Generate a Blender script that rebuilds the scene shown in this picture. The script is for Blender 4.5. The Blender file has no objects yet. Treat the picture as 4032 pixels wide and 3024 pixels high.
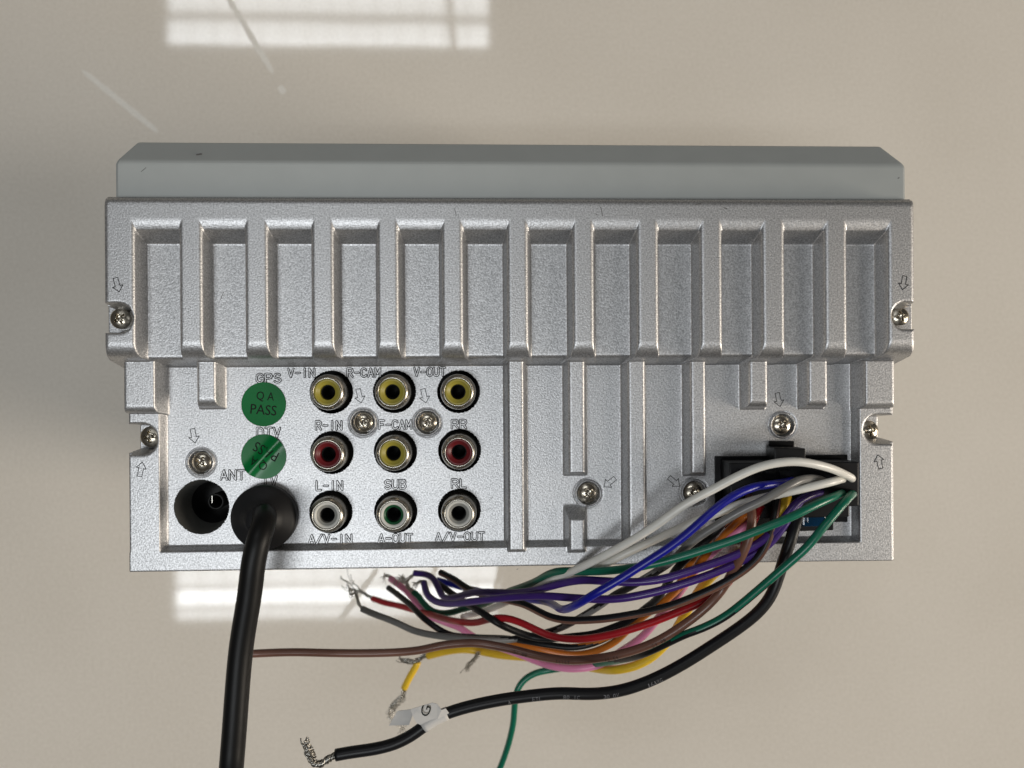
import bpy, bmesh, math, random
import numpy as np
from mathutils import Vector, Matrix

random.seed(7)
rng = np.random.default_rng(7)
S = bpy.context.scene
COL = S.collection
MM = 0.001
PI = math.pi

# ------------------------------------------------------------------ camera
F = 3040.0                 # focal length in photo pixels (4032 wide)
CAM_Z = 319.0              # mm above the counter
TH, RO = 0.0384, 0.0062    # slight tilt and roll of the hand-held phone
_r0 = Vector((math.cos(TH), 0, math.sin(TH)))
_u0 = Vector((0, 1, 0))
FW = Vector((math.sin(TH), 0, -math.cos(TH)))
RT = math.cos(RO) * _r0 - math.sin(RO) * _u0
UP = math.cos(RO) * _u0 + math.sin(RO) * _r0


def at(px, py, z):
    """photo measurement -> place (mm) at height z (mm)"""
    d = FW + RT * ((px - 2016) / F) + UP * (-(py - 1512) / F)
    t = (z - CAM_Z) / d.z
    return Vector((d.x * t, d.y * t, z))


cam = bpy.data.cameras.new('camera')
cam.sensor_width = 36.0
cam.lens = 36.0 * F / 4032
cam.clip_start = 0.01
cam.clip_end = 50
cam.dof.use_dof = True
cam.dof.focus_distance = 0.176
cam.dof.aperture_fstop = 16.0
co = bpy.data.objects.new('camera', cam)
COL.objects.link(co)
M = Matrix.Identity(4)
for i in range(3):
    M[i][0], M[i][1], M[i][2] = RT[i], UP[i], -FW[i]
M[2][3] = CAM_Z * MM
co.matrix_world = M
S.camera = co

# ------------------------------------------------------------------ world, lamps, exposure
w = bpy.data.worlds.new('World')
S.world = w
w.use_nodes = True
bg = w.node_tree.nodes['Background']
bg.inputs[0].default_value = (1.0, 0.95, 0.88, 1)
bg.inputs[1].default_value = 0.055
S.view_settings.view_transform = 'Standard'
S.view_settings.look = 'None'
S.view_settings.exposure = 0.16
S.view_settings.gamma = 1.0
LAMP_H = 2000.0


def area(name, loc, sx, sy, watts, color, target=None, louver=None):
    l = bpy.data.lights.new(name, 'AREA')
    l.shape = 'RECTANGLE'
    l.size, l.size_y = sx, sy
    l.energy = watts
    l.color = color
    o = bpy.data.objects.new(name, l)
    COL.objects.link(o)
    o.location = loc
    if target is not None:
        o.rotation_euler = (Vector(target) - Vector(loc)).to_track_quat('-Z', 'Y').to_euler()
    if louver:
        # louvred troffer: dark gaps between the tubes and thin cross blades
        bands, ncell = louver
        l.use_nodes = True
        nt = l.node_tree
        em = nt.nodes['Emission']
        g = nt.nodes.new('ShaderNodeNewGeometry')
        sp = nt.nodes.new('ShaderNodeSeparateXYZ')
        nt.links.new(g.outputs['Parametric'], sp.inputs[0])
        rp = nt.nodes.new('ShaderNodeValToRGB')
        rp.color_ramp.interpolation = 'LINEAR'
        els = rp.color_ramp.elements
        while len(els) > 1:
            els.remove(els[-1])
        els[0].position = bands[0][0]
        els[0].color = (bands[0][1],) * 3 + (1,)
        for p, v in bands[1:]:
            e = els.new(p)
            e.color = (v, v, v, 1)
        nt.links.new(sp.outputs[LV_V], rp.inputs[0])
        mu = nt.nodes.new('ShaderNodeMath')
        mu.operation = 'MULTIPLY'
        mu.inputs[1].default_value = ncell
        nt.links.new(sp.outputs[LV_U], mu.inputs[0])
        fr = nt.nodes.new('ShaderNodeMath')
        fr.operation = 'FRACT'
        nt.links.new(mu.outputs[0], fr.inputs[0])
        gt = nt.nodes.new('ShaderNodeMapRange')
        gt.interpolation_type = 'SMOOTHSTEP'
        gt.inputs['From Min'].default_value = 0.02
        gt.inputs['From Max'].default_value = 0.22
        gt.inputs['To Min'].default_value = 0.62
        gt.inputs['To Max'].default_value = 1.0
        nt.links.new(fr.outputs[0], gt.inputs['Value'])
        m2 = nt.nodes.new('ShaderNodeMath')
        m2.operation = 'MULTIPLY'
        nt.links.new(rp.outputs[0], m2.inputs[0])
        nt.links.new(gt.outputs[0], m2.inputs[1])
        nt.links.new(m2.outputs[0], em.inputs['Strength'])
    return o


LV_U, LV_V = 0, 1


def troffer(name, x0, x1, y0, y1, watts, louver, color=(0.93, 0.97, 1.0)):
    a = at(x0, (y0 + y1) / 2, -LAMP_H)
    b = at(x1, (y0 + y1) / 2, -LAMP_H)
    t = at((x0 + x1) / 2, y0, -LAMP_H)
    u = at((x0 + x1) / 2, y1, -LAMP_H)
    c = (Vector(((a.x + b.x) / 2, (t.y + u.y) / 2, LAMP_H))) * MM
    area(name, c, abs(b.x - a.x) * MM, abs(t.y - u.y) * MM, watts, color, louver=louver)


troffer('louvred_lamp_near', 690, 1955, 1900, 2435, 14.5,
        ([(0.0, 0.25), (0.035, 0.8), (0.07, 0.85), (0.085, 0.35), (0.108, 0.35), (0.125, 1.5), (0.215, 1.7), (0.235, 0.4), (0.262, 0.4), (0.28, 0.95), (0.4, 0.85), (1.0, 0.75)], 14))
troffer('louvred_lamp_far', 655, 1922, -75, 182, 5.6,
        ([(0.0, 0.4), (0.03, 1.15), (0.10, 1.15), (0.14, 0.9), (0.33, 0.9), (0.38, 0.2), (0.50, 0.2), (0.55, 0.9), (0.66, 0.75), (0.72, 0.95), (1.0, 0.9)], 14))
# warm fill added low on the right for the counter gradient; no window there
area('added_warm_fill', (2.3, -0.55, 0.92), 0.9, 0.7, 35, (1.0, 0.89, 0.75), target=(0.0, 0, 0.05))
troffer('added_fill_right', 4180, 5400, 1900, 2350, 11, ([(0.0, 1.0), (1.0, 1.0)], 14), (1.0, 0.93, 0.84))  # added lamp out of view, fills the right-hand metal and counter

# ------------------------------------------------------------------ materials
def mat(name, color, rough=0.4, metal=0.0, spec=0.5, noise=None, bump=None, cvar=0.0, cscale=300, coat=0.0, trans=0.0, mottle=None):
    m = bpy.data.materials.new(name)
    m.use_nodes = True
    nt = m.node_tree
    b = nt.nodes['Principled BSDF']
    b.inputs['Base Color'].default_value = (*color, 1)
    b.inputs['Roughness'].default_value = rough
    b.inputs['Metallic'].default_value = metal
    b.inputs['Specular IOR Level'].default_value = spec
    b.inputs['Coat Weight'].default_value = coat
    b.inputs['Transmission Weight'].default_value = trans
    tc = nt.nodes.new('ShaderNodeTexCoord')
    if cvar:
        n = nt.nodes.new('ShaderNodeTexNoise')
        n.inputs['Scale'].default_value = cscale
        n.inputs['Detail'].default_value = 4
        nt.links.new(tc.outputs['Object'], n.inputs['Vector'])
        mr = nt.nodes.new('ShaderNodeMapRange')
        mr.inputs['From Min'].default_value = 0.3
        mr.inputs['From Max'].default_value = 0.7
        mr.inputs['To Min'].default_value = 1 - cvar
        mr.inputs['To Max'].default_value = 1 + cvar
        nt.links.new(n.outputs['Fac'], mr.inputs['Value'])
        mx = nt.nodes.new('ShaderNodeVectorMath')
        mx.operation = 'SCALE'
        mx.inputs[0].default_value = color
        nt.links.new(mr.outputs[0], mx.inputs['Scale'])
        nt.links.new(mx.outputs[0], b.inputs['Base Color'])
    if bump:
        sc, st, dist = bump
        n = nt.nodes.new('ShaderNodeTexNoise')
        n.inputs['Scale'].default_value = sc
        n.inputs['Detail'].default_value = 2
        nt.links.new(tc.outputs['Object'], n.inputs['Vector'])
        bp = nt.nodes.new('ShaderNodeBump')
        bp.inputs['Strength'].default_value = st
        bp.inputs['Distance'].default_value = dist
        nt.links.new(n.outputs['Fac'], bp.inputs['Height'])
        nt.links.new(bp.outputs[0], b.inputs['Normal'])
    return m




def cast_material():
    m = bpy.data.materials.new('silver_cast_paint')
    m.use_nodes = True
    nt = m.node_tree
    nt.nodes.remove(nt.nodes['Principled BSDF'])
    out = [n for n in nt.nodes if n.type == 'OUTPUT_MATERIAL'][0]
    tc = nt.nodes.new('ShaderNodeTexCoord')
    n = nt.nodes.new('ShaderNodeTexNoise')
    n.inputs['Scale'].default_value = 2900
    n.inputs['Detail'].default_value = 1.5
    nt.links.new(tc.outputs['Object'], n.inputs['Vector'])
    bp = nt.nodes.new('ShaderNodeBump')
    bp.inputs['Strength'].default_value = 0.42
    bp.inputs['Distance'].default_value = 0.00012
    nt.links.new(n.outputs['Fac'], bp.inputs['Height'])
    # aluminium flakes in the paint: each speck a little lighter or darker
    n2 = nt.nodes.new('ShaderNodeTexNoise')
    n2.inputs['Scale'].default_value = 2900
    n2.inputs['Detail'].default_value = 2
    nt.links.new(tc.outputs['Object'], n2.inputs['Vector'])
    mr = nt.nodes.new('ShaderNodeMapRange')
    mr.inputs['From Min'].default_value = 0.3
    mr.inputs['From Max'].default_value = 0.7
    mr.inputs['To Min'].default_value = 0.66
    mr.inputs['To Max'].default_value = 1.36
    nt.links.new(n2.outputs['Fac'], mr.inputs['Value'])
    sc = nt.nodes.new('ShaderNodeVectorMath')
    sc.operation = 'SCALE'
    sc.inputs[0].default_value = (0.62, 0.62, 0.625)
    nt.links.new(mr.outputs[0], sc.inputs['Scale'])
    gl = nt.nodes.new('ShaderNodeBsdfGlossy')
    gl.distribution = 'GGX'
    gl.inputs['Roughness'].default_value = 0.455
    nt.links.new(sc.outputs[0], gl.inputs['Color'])
    nt.links.new(bp.outputs[0], gl.inputs['Normal'])
    df = nt.nodes.new('ShaderNodeBsdfDiffuse')
    df.inputs['Color'].default_value = (0.30, 0.30, 0.305, 1)
    nt.links.new(bp.outputs[0], df.inputs['Normal'])
    mx = nt.nodes.new('ShaderNodeMixShader')
    mx.inputs[0].default_value = 0.86
    nt.links.new(df.outputs[0], mx.inputs[1])
    nt.links.new(gl.outputs[0], mx.inputs[2])
    nt.links.new(mx.outputs[0], out.inputs['Surface'])
    return m


CAST = cast_material()
SHEET = mat('grey_sheet_metal', (0.41, 0.43, 0.42), 0.48, 0.25, bump=(900, 0.06, 0.0001), cvar=0.02, cscale=160)
GROOVE_SHADE = mat('painted_groove_shade', (0.012, 0.012, 0.012), 0.7, 0.0, spec=0.15)  # near-black stands for the shade beside raised strokes, put into the colour
NICKEL = mat('nickel', (0.50, 0.455, 0.38), 0.24, 1.0, cvar=0.08, cscale=900)
JACKM = mat('jack_nickel', (0.50, 0.47, 0.41), 0.27, 1.0, cvar=0.06, cscale=700)
TINNED = mat('tinned_copper', (0.42, 0.40, 0.36), 0.3, 1.0)
BLACKP = mat('black_plastic', (0.006, 0.006, 0.007), 0.42, spec=0.25, bump=(900, 0.1, 0.0002))
RUBBER = mat('black_rubber', (0.011, 0.011, 0.012), 0.5, spec=0.3, bump=(500, 0.08, 0.0003))
CABLE = mat('black_cable_jacket', (0.006, 0.006, 0.006), 0.42, spec=0.2, bump=(600, 0.08, 0.0002))
SOCKT = mat('dull_socket_wall', (0.17, 0.17, 0.16), 0.4, 0.3)
HOLE = mat('dark_interior', (0.006, 0.006, 0.006), 0.6)
YEL_I = mat('yellow_insulator', (0.32, 0.27, 0.04), 0.38)
RED_I = mat('red_insulator', (0.13, 0.008, 0.011), 0.38)
WHT_I = mat('white_insulator', (0.62, 0.61, 0.56), 0.4)
GRY_I = mat('grey_insulator', (0.26, 0.26, 0.24), 0.45)
GRN_I = mat('green_insulator', (0.005, 0.075, 0.025), 0.4)
STICK = mat('green_sticker', (0.001, 0.14, 0.031), 0.24, spec=0.25)
INK = mat('black_ink', (0.006, 0.010, 0.007), 0.5, spec=0.1)
PAPER = mat('white_paper', (0.62, 0.60, 0.57), 0.6)
PRINT_L = mat('pale_print', (0.13, 0.13, 0.14), 0.5)
PRINT_D = mat('dark_print', (0.015, 0.009, 0.008), 0.5)
FUSE_M = mat('blue_clear_plastic', (0.003, 0.065, 0.17), 0.12, trans=0.6, spec=0.5)
WC = {
    'white': (0.76, 0.74, 0.68), 'blue': (0.004, 0.006, 0.26), 'green': (0.002, 0.13, 0.075), 'purple': (0.045, 0.014, 0.16),
    'red': (0.42, 0.009, 0.016), 'orange': (0.52, 0.15, 0.015), 'pink': (0.78, 0.26, 0.45), 'yellow': (0.78, 0.50, 0.03),
    'brown': (0.165, 0.076, 0.052), 'black': (0.009, 0.009, 0.010), 'grey': (0.18, 0.175, 0.165)}
WM = {k: mat(k + '_wire_jacket', v, 0.38 if k == 'black' else 0.31, spec=0.25 if k == 'black' else 0.5, bump=(700, 0.06, 0.0002), cvar=0.07, cscale=220) for k, v in WC.items()}


def counter_material():
    m = bpy.data.materials.new('beige_polished_counter')
    m.use_nodes = True
    nt = m.node_tree
    b = nt.nodes['Principled BSDF']
    tc = nt.nodes.new('ShaderNodeTexCoord')
    n = nt.nodes.new('ShaderNodeTexNoise')
    n.inputs['Scale'].default_value = 900
    n.inputs['Detail'].default_value = 3
    nt.links.new(tc.outputs['Object'], n.inputs['Vector'])
    n2 = nt.nodes.new('ShaderNodeTexNoise')
    n2.inputs['Scale'].default_value = 14
    n2.inputs['Detail'].default_value = 3
    nt.links.new(tc.outputs['Object'], n2.inputs['Vector'])
    ad = nt.nodes.new('ShaderNodeMath')
    ad.operation = 'MULTIPLY_ADD'
    ad.inputs[1].default_value = 0.5
    nt.links.new(n2.outputs['Fac'], ad.inputs[0])
    nt.links.new(n.outputs['Fac'], ad.inputs[2])
    mr = nt.nodes.new('ShaderNodeMapRange')
    mr.inputs['From Min'].default_value = 0.45
    mr.inputs['From Max'].default_value = 1.05
    nt.links.new(ad.outputs[0], mr.inputs['Value'])
    mx = nt.nodes.new('ShaderNodeMix')
    mx.data_type = 'RGBA'
    mx.inputs[6].default_value = (0.67, 0.615, 0.535, 1)
    mx.inputs[7].default_value = (0.79, 0.735, 0.655, 1)
    nt.links.new(mr.outputs[0], mx.inputs[0])
    nt.links.new(mx.outputs[2], b.inputs['Base Color'])
    b.inputs['Roughness'].default_value = 0.045
    b.inputs['IOR'].default_value = 1.5
    n3 = nt.nodes.new('ShaderNodeTexNoise')
    n3.inputs['Scale'].default_value = 26
    n3.inputs['Detail'].default_value = 1
    nt.links.new(tc.outputs['Object'], n3.inputs['Vector'])
    bp = nt.nodes.new('ShaderNodeBump')
    bp.inputs['Strength'].default_value = 0.12
    bp.inputs['Distance'].default_value = 0.00025
    nt.links.new(n3.outputs['Fac'], bp.inputs['Height'])
    nt.links.new(bp.outputs[0], b.inputs['Normal'])
    return m


COUNTER = counter_material()

# ------------------------------------------------------------------ helpers
def link(name, me, parent=None, label=None):
    o = bpy.data.objects.new(name, me)
    COL.objects.link(o)
    if parent is not None:
        o.parent = parent
        o.matrix_parent_inverse = parent.matrix_world.inverted()
    if label:
        o['label'] = label
    return o


def thing(name, label, cat, loc=(0, 0, 0)):
    o = bpy.data.objects.new(name, None)
    COL.objects.link(o)
    o.location = Vector(loc) * MM
    o.empty_display_size = 0.01
    o['label'] = label
    o['category'] = cat
    bpy.context.view_layer.update()
    return o


def mesh(name, verts, faces, mats, smooth=True, fm=None):
    me = bpy.data.meshes.new(name)
    me.from_pydata([tuple(Vector(v) * MM) for v in verts], [], faces)
    for m in (mats if isinstance(mats, (list, tuple)) else [mats]):
        me.materials.append(m)
    if fm is not None:
        me.polygons.foreach_set('material_index', fm)
    me.polygons.foreach_set('use_smooth', [smooth] * len(me.polygons))
    me.update()
    return me


def bevel_mesh(me, width, seg=2, angle=30):
    bm = bmesh.new()
    bm.from_mesh(me)
    bm.normal_update()
    es = [e for e in bm.edges if len(e.link_faces) == 2 and e.calc_face_angle(0) > math.radians(angle)]
    bmesh.ops.bevel(bm, geom=es, offset=width * MM, segments=seg, profile=0.5, affect='EDGES')
    bmesh.ops.recalc_face_normals(bm, faces=bm.faces)
    bm.to_mesh(me)
    bm.free()
    return me


def prism(name, pts, z0, z1, mats, bev=0.0, pts_low=None):
    """outline (mm) raised from z0 to z1"""
    n = len(pts)
    lo = pts_low or pts
    v = [(p[0], p[1], z0) for p in lo] + [(p[0], p[1], z1) for p in pts]
    f = [tuple(range(n - 1, -1, -1)), tuple(range(n, 2 * n))]
    f += [(i, (i + 1) % n, n + (i + 1) % n, n + i) for i in range(n)]
    me = mesh(name, v, f, mats, smooth=False)
    bm = bmesh.new()
    bm.from_mesh(me)
    bmesh.ops.recalc_face_normals(bm, faces=bm.faces)
    bm.to_mesh(me)
    bm.free()
    if bev:
        bevel_mesh(me, bev)
    return me


def rect(x0, y0, x1, y1, z):
    """rectangle measured in photo pixels at height z -> mm outline"""
    a = at(x0, (y0 + y1) / 2, z).x
    b = at(x1, (y0 + y1) / 2, z).x
    c = at((x0 + x1) / 2, y1, z).y
    d = at((x0 + x1) / 2, y0, z).y
    return [(a, c), (b, c), (b, d), (a, d)]


def lathe(name, prof, c, mats, seg=48, fm=None, cap=False):
    """profile [(r,z)...] about a vertical axis through c"""
    v, f, mi = [], [], []
    for r, z in prof:
        for k in range(seg):
            a = 2 * PI * k / seg
            v.append((c[0] + r * math.cos(a), c[1] + r * math.sin(a), z))
    for i in range(len(prof) - 1):
        for k in range(seg):
            k2 = (k + 1) % seg
            f.append((i * seg + k, i * seg + k2, (i + 1) * seg + k2, (i + 1) * seg + k))
            mi.append(fm[i] if fm else 0)
    if cap:
        f.append(tuple((len(prof) - 1) * seg + k for k in range(seg)))
        mi.append(fm[-1] if fm else 0)
    me = mesh(name, v, f, mats, fm=mi)
    bm = bmesh.new()
    bm.from_mesh(me)
    bmesh.ops.recalc_face_normals(bm, faces=bm.faces)
    bm.to_mesh(me)
    bm.free()
    return me


def spline(P, step=0.8):
    P = [Vector(p) for p in P]
    Q = [P[0] + (P[0] - P[1])] + P + [P[-1] + (P[-1] - P[-2])]
    out = []
    for i in range(1, len(Q) - 2):
        a, b, c, d = Q[i - 1], Q[i], Q[i + 1], Q[i + 2]
        # centripetal Catmull-Rom
        t0 = 0.0
        t1 = t0 + max((b - a).length, 1e-6) ** 0.5
        t2 = t1 + max((c - b).length, 1e-6) ** 0.5
        t3 = t2 + max((d - c).length, 1e-6) ** 0.5
        n = max(2, int((c - b).length / step))
        for k in range(n):
            t = t1 + (t2 - t1) * k / n
            A1 = a * ((t1 - t) / (t1 - t0)) + b * ((t - t0) / (t1 - t0))
            A2 = b * ((t2 - t) / (t2 - t1)) + c * ((t - t1) / (t2 - t1))
            A3 = c * ((t3 - t) / (t3 - t2)) + d * ((t - t2) / (t3 - t2))
            B1 = A1 * ((t2 - t) / (t2 - t0)) + A2 * ((t - t0) / (t2 - t0))
            B2 = A2 * ((t3 - t) / (t3 - t1)) + A3 * ((t - t1) / (t3 - t1))
            out.append(B1 * ((t2 - t) / (t2 - t1)) + B2 * ((t - t1) / (t2 - t1)))
    out.append(P[-1])
    return out


def smooth_path(C, it=2):
    for _ in range(it):
        C = [C[0]] + [(C[i - 1] + C[i] * 2 + C[i + 1]) * 0.25 for i in range(1, len(C) - 1)] + [C[-1]]
    return C


def tube_data(C, r, seg=14, stripe=None, V=None, Fc=None, MI=None):
    """tube round the centre line C; stripe = ([(place 0..1, angle)...], half width) in degrees, 0 = facing up,
    positive towards the left of the running direction"""
    V = [] if V is None else V
    Fc = [] if Fc is None else Fc
    MI = [] if MI is None else MI
    base = len(V)
    n = len(C)
    side_prev = None
    for i in range(n):
        t = (C[min(i + 1, n - 1)] - C[max(i - 1, 0)])
        t.normalize()
        side = Vector((0, 0, 1)).cross(t)
        if side.length < 0.25 and side_prev is not None:
            side = side_prev - t * side_prev.dot(t)
        elif side.length < 1e-4:
            side = Vector((1, 0, 0)).cross(t)
        side.normalize()
        if side_prev is not None and side.dot(side_prev) < 0:
            side = (side_prev - t * side_prev.dot(t)).normalized()
        side_prev = side
        up = t.cross(side)
        rr = r(i / (n - 1)) if callable(r) else r
        for k in range(seg):
            a = 2 * PI * k / seg
            V.append(C[i] + (up * math.cos(a) + side * math.sin(a)) * rr)
    for i in range(n - 1):
        s = i / (n - 1)
        if stripe:
            cen = float(np.interp(s, [q[0] for q in stripe[0]], [q[1] for q in stripe[0]]))
        for k in range(seg):
            k2 = (k + 1) % seg
            Fc.append((base + i * seg + k, base + i * seg + k2, base + (i + 1) * seg + k2, base + (i + 1) * seg + k))
            if stripe:
                a = (k + 0.5) * 360 / seg
                dlt = (a - cen + 180) % 360 - 180
                MI.append(1 if abs(dlt) < stripe[1] else 0)
            else:
                MI.append(0)
    Fc.append(tuple(base + k for k in range(seg - 1, -1, -1)))
    MI.append(0)
    Fc.append(tuple(base + (n - 1) * seg + k for k in range(seg)))
    MI.append(0)
    return V, Fc, MI


def px_path(pts):
    return [at(*p) for p in pts]


_txt_cache = {}


def text_mesh(body, outline=0.0):
    """flat or outlined text mesh, returned as (verts Nx3, faces) in its own units"""
    cu = bpy.data.curves.new('t', 'FONT')
    cu.body = body
    cu.resolution_u = 3
    if outline:
        cu.fill_mode = 'NONE'
        cu.bevel_depth = outline
        cu.bevel_resolution = 1
    o = bpy.data.objects.new('t', cu)
    COL.objects.link(o)
    dg = bpy.context.evaluated_depsgraph_get()
    me = bpy.data.meshes.new_from_object(o.evaluated_get(dg))
    v = np.array([x.co[:] for x in me.vertices])
    f = [tuple(p.vertices) for p in me.polygons]
    bpy.data.objects.remove(o)
    bpy.data.curves.remove(cu)
    bpy.data.meshes.remove(me)
    return v, f


def put_text(name, body, c, wd, ht, rot, m, parent, outline=0.0, label=None, lift=None):
    """text of width wd and height ht (mm) centred on c; rot in radians"""
    v, f = text_mesh(body, 0.0001 if outline else 0)
    lo, hi = v.min(0), v.max(0)
    if outline:
        # redo the outline tubes so they have a constant real thickness
        s = ((wd / (hi[0] - lo[0])) * (ht / (hi[1] - lo[1]))) ** 0.5
        v, f = text_mesh(body, outline / s)
        lo, hi = v.min(0), v.max(0)
    q = np.zeros_like(v)
    q[:, 0] = (v[:, 0] - (lo[0] + hi[0]) / 2) * wd / (hi[0] - lo[0])
    q[:, 1] = (v[:, 1] - (lo[1] + hi[1]) / 2) * ht / (hi[1] - lo[1])
    if outline:
        q[:, 2] = v[:, 2] * s
    cs, sn = math.cos(rot), math.sin(rot)
    V = []
    for x, y, z in q:
        X, Y = x * cs - y * sn, x * sn + y * cs
        V.append((c[0] + X, c[1] + Y, c[2] + z + (lift(c[0] + X, c[1] + Y) if lift else 0)))
    return link(name, mesh(name, V, f, m, smooth=bool(outline)), parent, label)


# ------------------------------------------------------------------ the counter and the rails its polish mirrors
cm = prism('countertop', [(-1500, -1000), (1500, -1000), (1500, 1000), (-1500, 1000)], -30, 0, COUNTER)
ct = link('countertop', cm)
ct['kind'] = 'structure'

RAIL = mat('white_painted_rail', (0.7, 0.7, 0.68), 0.5)


def rail(p, q, wpx, h=1880.0):
    a, b = at(*p, -h), at(*q, -h)
    a.z = b.z = h
    wmm = wpx / F * (h + CAM_Z)
    V, Fc, MI = tube_data([a, (a + b) / 2, b], wmm / 2, 8)
    o = link('ceiling_rail', mesh('ceiling_rail', V, Fc, RAIL))
    o['kind'] = 'structure'


rail((1768, -60), (1786, 190), 26)
rail((700, 345), (1790, 345), 14)

SCUFF = mat('scuffed_polish', (0.80, 0.765, 0.70), 0.6, spec=0.3, cvar=0.12, cscale=1500)


def scuff(p, q, wpx):
    # dull worn streak rubbed into the polish
    a, b = at(*p, 0.03), at(*q, 0.03)
    d = (b - a)
    nrm_ = Vector((-d.y, d.x, 0)).normalized()
    V, Fc = [], []
    N = 24
    for i in range(N + 1):
        t = i / N
        hw = wpx / F * CAM_Z / 2 * (1 - abs(2 * t - 1) ** 6) ** 0.5 * (0.85 + 0.3 * random.random())
        c = a + d * t
        V += [c + nrm_ * hw, c - nrm_ * hw]
    for i in range(N):
        Fc.append((2 * i, 2 * i + 1, 2 * i + 3, 2 * i + 2))
    link('scuff_mark', mesh('scuff_mark', V, Fc, SCUFF), ct)


scuff((880, -40), (1078, 292), 24)
scuff((1100, 338), (1120, 368), 26)
scuff((318, 272), (625, 522), 22)
scuff((1490, 2235), (1330, 2455), 24)

# ------------------------------------------------------------------ car stereo
HEAT, POCK, FLOOR, LIP, BLOCK, FING = 150.0, 145.4, 139.0, 141.8, 144.2, 143.4
ZMIN = 112.0
c0 = at(2010, 1500, 0)
stereo = thing('car_stereo', 'silver cast metal back of a car stereo lying face down on the beige counter', 'car stereo', (c0.x, c0.y, 0))

X0, X1 = at(385, 1300, HEAT).x, at(3635, 1300, HEAT).x
Y0, Y1 = at(1000, 2285, LIP).y, at(2000, 755, HEAT).y
H = 0.19
gx = np.arange(X0, X1, H)
gy = np.arange(Y0, Y1, H)
GX, GY = np.meshgrid(gx, gy)


def prof(d, r, k):
    dd = np.clip(d + r, 0, r)
    rd = r - np.sqrt(np.maximum(r * r - dd * dd, 0))
    return rd + np.maximum(d, 0) * k


def bar(x0, x1, y0, y1, z, r=(0.5, 0.5, 0.5, 0.5), k=(5, 5, 5, 5), kk=0.5):
    """raised bar measured in photo pixels (left, right, top, bottom) with edge radii and wall slopes l,r,t,b"""
    xl, xr = at(x0, (y0 + y1) / 2, z).x, at(x1, (y0 + y1) / 2, z).x
    yt, yb = at((x0 + x1) / 2, y0, z).y, at((x0 + x1) / 2, y1, z).y
    dl = prof(xl - GX, r[0], k[0])
    dr = prof(GX - xr, r[1], k[1])
    dt = prof(GY - yt, r[2], k[2])
    db = prof(yb - GY, r[3], k[3])
    h1 = np.maximum(dl, dr)
    h2 = np.maximum(dt, db)
    # soft maximum rounds the plan corners
    hm = np.maximum(kk - np.abs(h1 - h2), 0) / kk
    return z - (np.maximum(h1, h2) + hm * hm * kk * 0.25 * np.clip(np.minimum(h1, h2) / (0.4 * kk), 0, 1))


def smax(a, b, k):
    h = np.maximum(k - np.abs(a - b), 0) / k
    return np.maximum(a, b) + h * h * k * 0.25


BIG = 40
comps = []   # (tag, height)
comps.append(('cover', bar(505, 3518, 900, 2231, FLOOR, (.3, .3, .3, .3), (BIG,) * 4)))
comps.append(('cover', bar(407, 3607, 778, 1411, POCK, (.6, .6, .6, 1.0), (BIG, BIG, BIG, 4))))
tb = bar(405, 3607, 777, 1100, HEAT, (1.3, 1.3, 1.9, 0.5), (BIG, BIG, BIG, 1), 1.4)
sh = at(2006, 856, HEAT).y - GY
rs = 5.2
sc_ = np.clip(sh, 0, rs * 0.52)
sd = rs - np.sqrt(rs * rs - sc_ ** 2) + np.clip(sh - rs * 0.52, 0, None) * 1.75
comps.append(('cover', np.minimum(tb, HEAT - sd)))
comps.append(('cover', bar(405, 531, 777, 1413, HEAT, (1.2, 1.0, 1.9, 3.8), (BIG, 6, BIG, 6), 1.2)))
comps.append(('cover', bar(3496, 3607, 783, 1400, HEAT, (1.0, 1.2, 1.9, 3.8), (6, BIG, BIG, 6), 1.2)))
comps.append(('cover', bar(507, 629, 1420, 2252, LIP, (.35, .3, .3, .35), (BIG, 4.5, 5, BIG))))
comps.append(('cover', bar(3384, 3516, 1420, 2211, LIP, (.3, .35, .3, .35), (4.5, BIG, 5, BIG))))
comps.append(('cover', bar(507, 3516, 2152, 2231, LIP, (.35, .35, .3, .35), (BIG, BIG, 4, BIG))))
comps.append(('cover', bar(484, 610, 1418, 1628, BLOCK, (.8, .6, .3, 2.0), (BIG, 5, 5, 6))))
comps.append(('cover', bar(3406, 3526, 1418, 1606, BLOCK, (.6, .8, .3, 1.6), (5, BIG, 5, 6))))
for i, (a, b) in enumerate([(707, 793), (966, 1052), (1228, 1312), (1487, 1567), (1742, 1821), (1999, 2078), (2257, 2337), (2511, 2591),
                            (2760, 2842), (3004, 3088), (3251, 3334)]):
    comps.append(('fin%d' % i, bar(a - 4, b + 5, 800, 1411, HEAT, (1.0, 1.0, .5, 3.9), (6, 6, 6, 7))))
for i, (a, b, t, bo, rb, kt) in enumerate([(773, 850, 1412, 1604, 2.4, 5), (2238, 2305, 1412, 1865, .5, 5), (2719, 2781, 1412, 1866, .5, 5),
                                           (2950, 3025, 1412, 1604, 2.0, 5), (3183, 3261, 1412, 1602, 2.0, 5), (2000, 2066, 1412, 2172, .7, 5),
                                           (2473, 2544, 1412, 2166, .7, 5), (2241, 2306, 2042, 2176, 1.0, 1.7)]):
    comps.append(('rib%d' % i, bar(a, b, t, bo, FING, (.75, .75, .5, rb), (5, 5, kt, 5))))

best = comps[0][1].copy()
FLAT = smax(comps[0][1], comps[1][1], 0.7)
Z = np.full(FLAT.shape, -1e3)
lab = np.zeros(Z.shape, int)
tags = ['cover']
for ci, (tg, h) in enumerate(comps):
    if ci == 0:
        continue
    if tg not in tags:
        tags.append(tg)
    ti = tags.index(tg)
    win = h > best + 0.02
    best = np.where(win, h, best)
    lab = np.where(win, ti, lab)
    if ci > 1:
        Z = np.maximum(Z, h)
Z = smax(Z, FLAT, 0.7)


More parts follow.
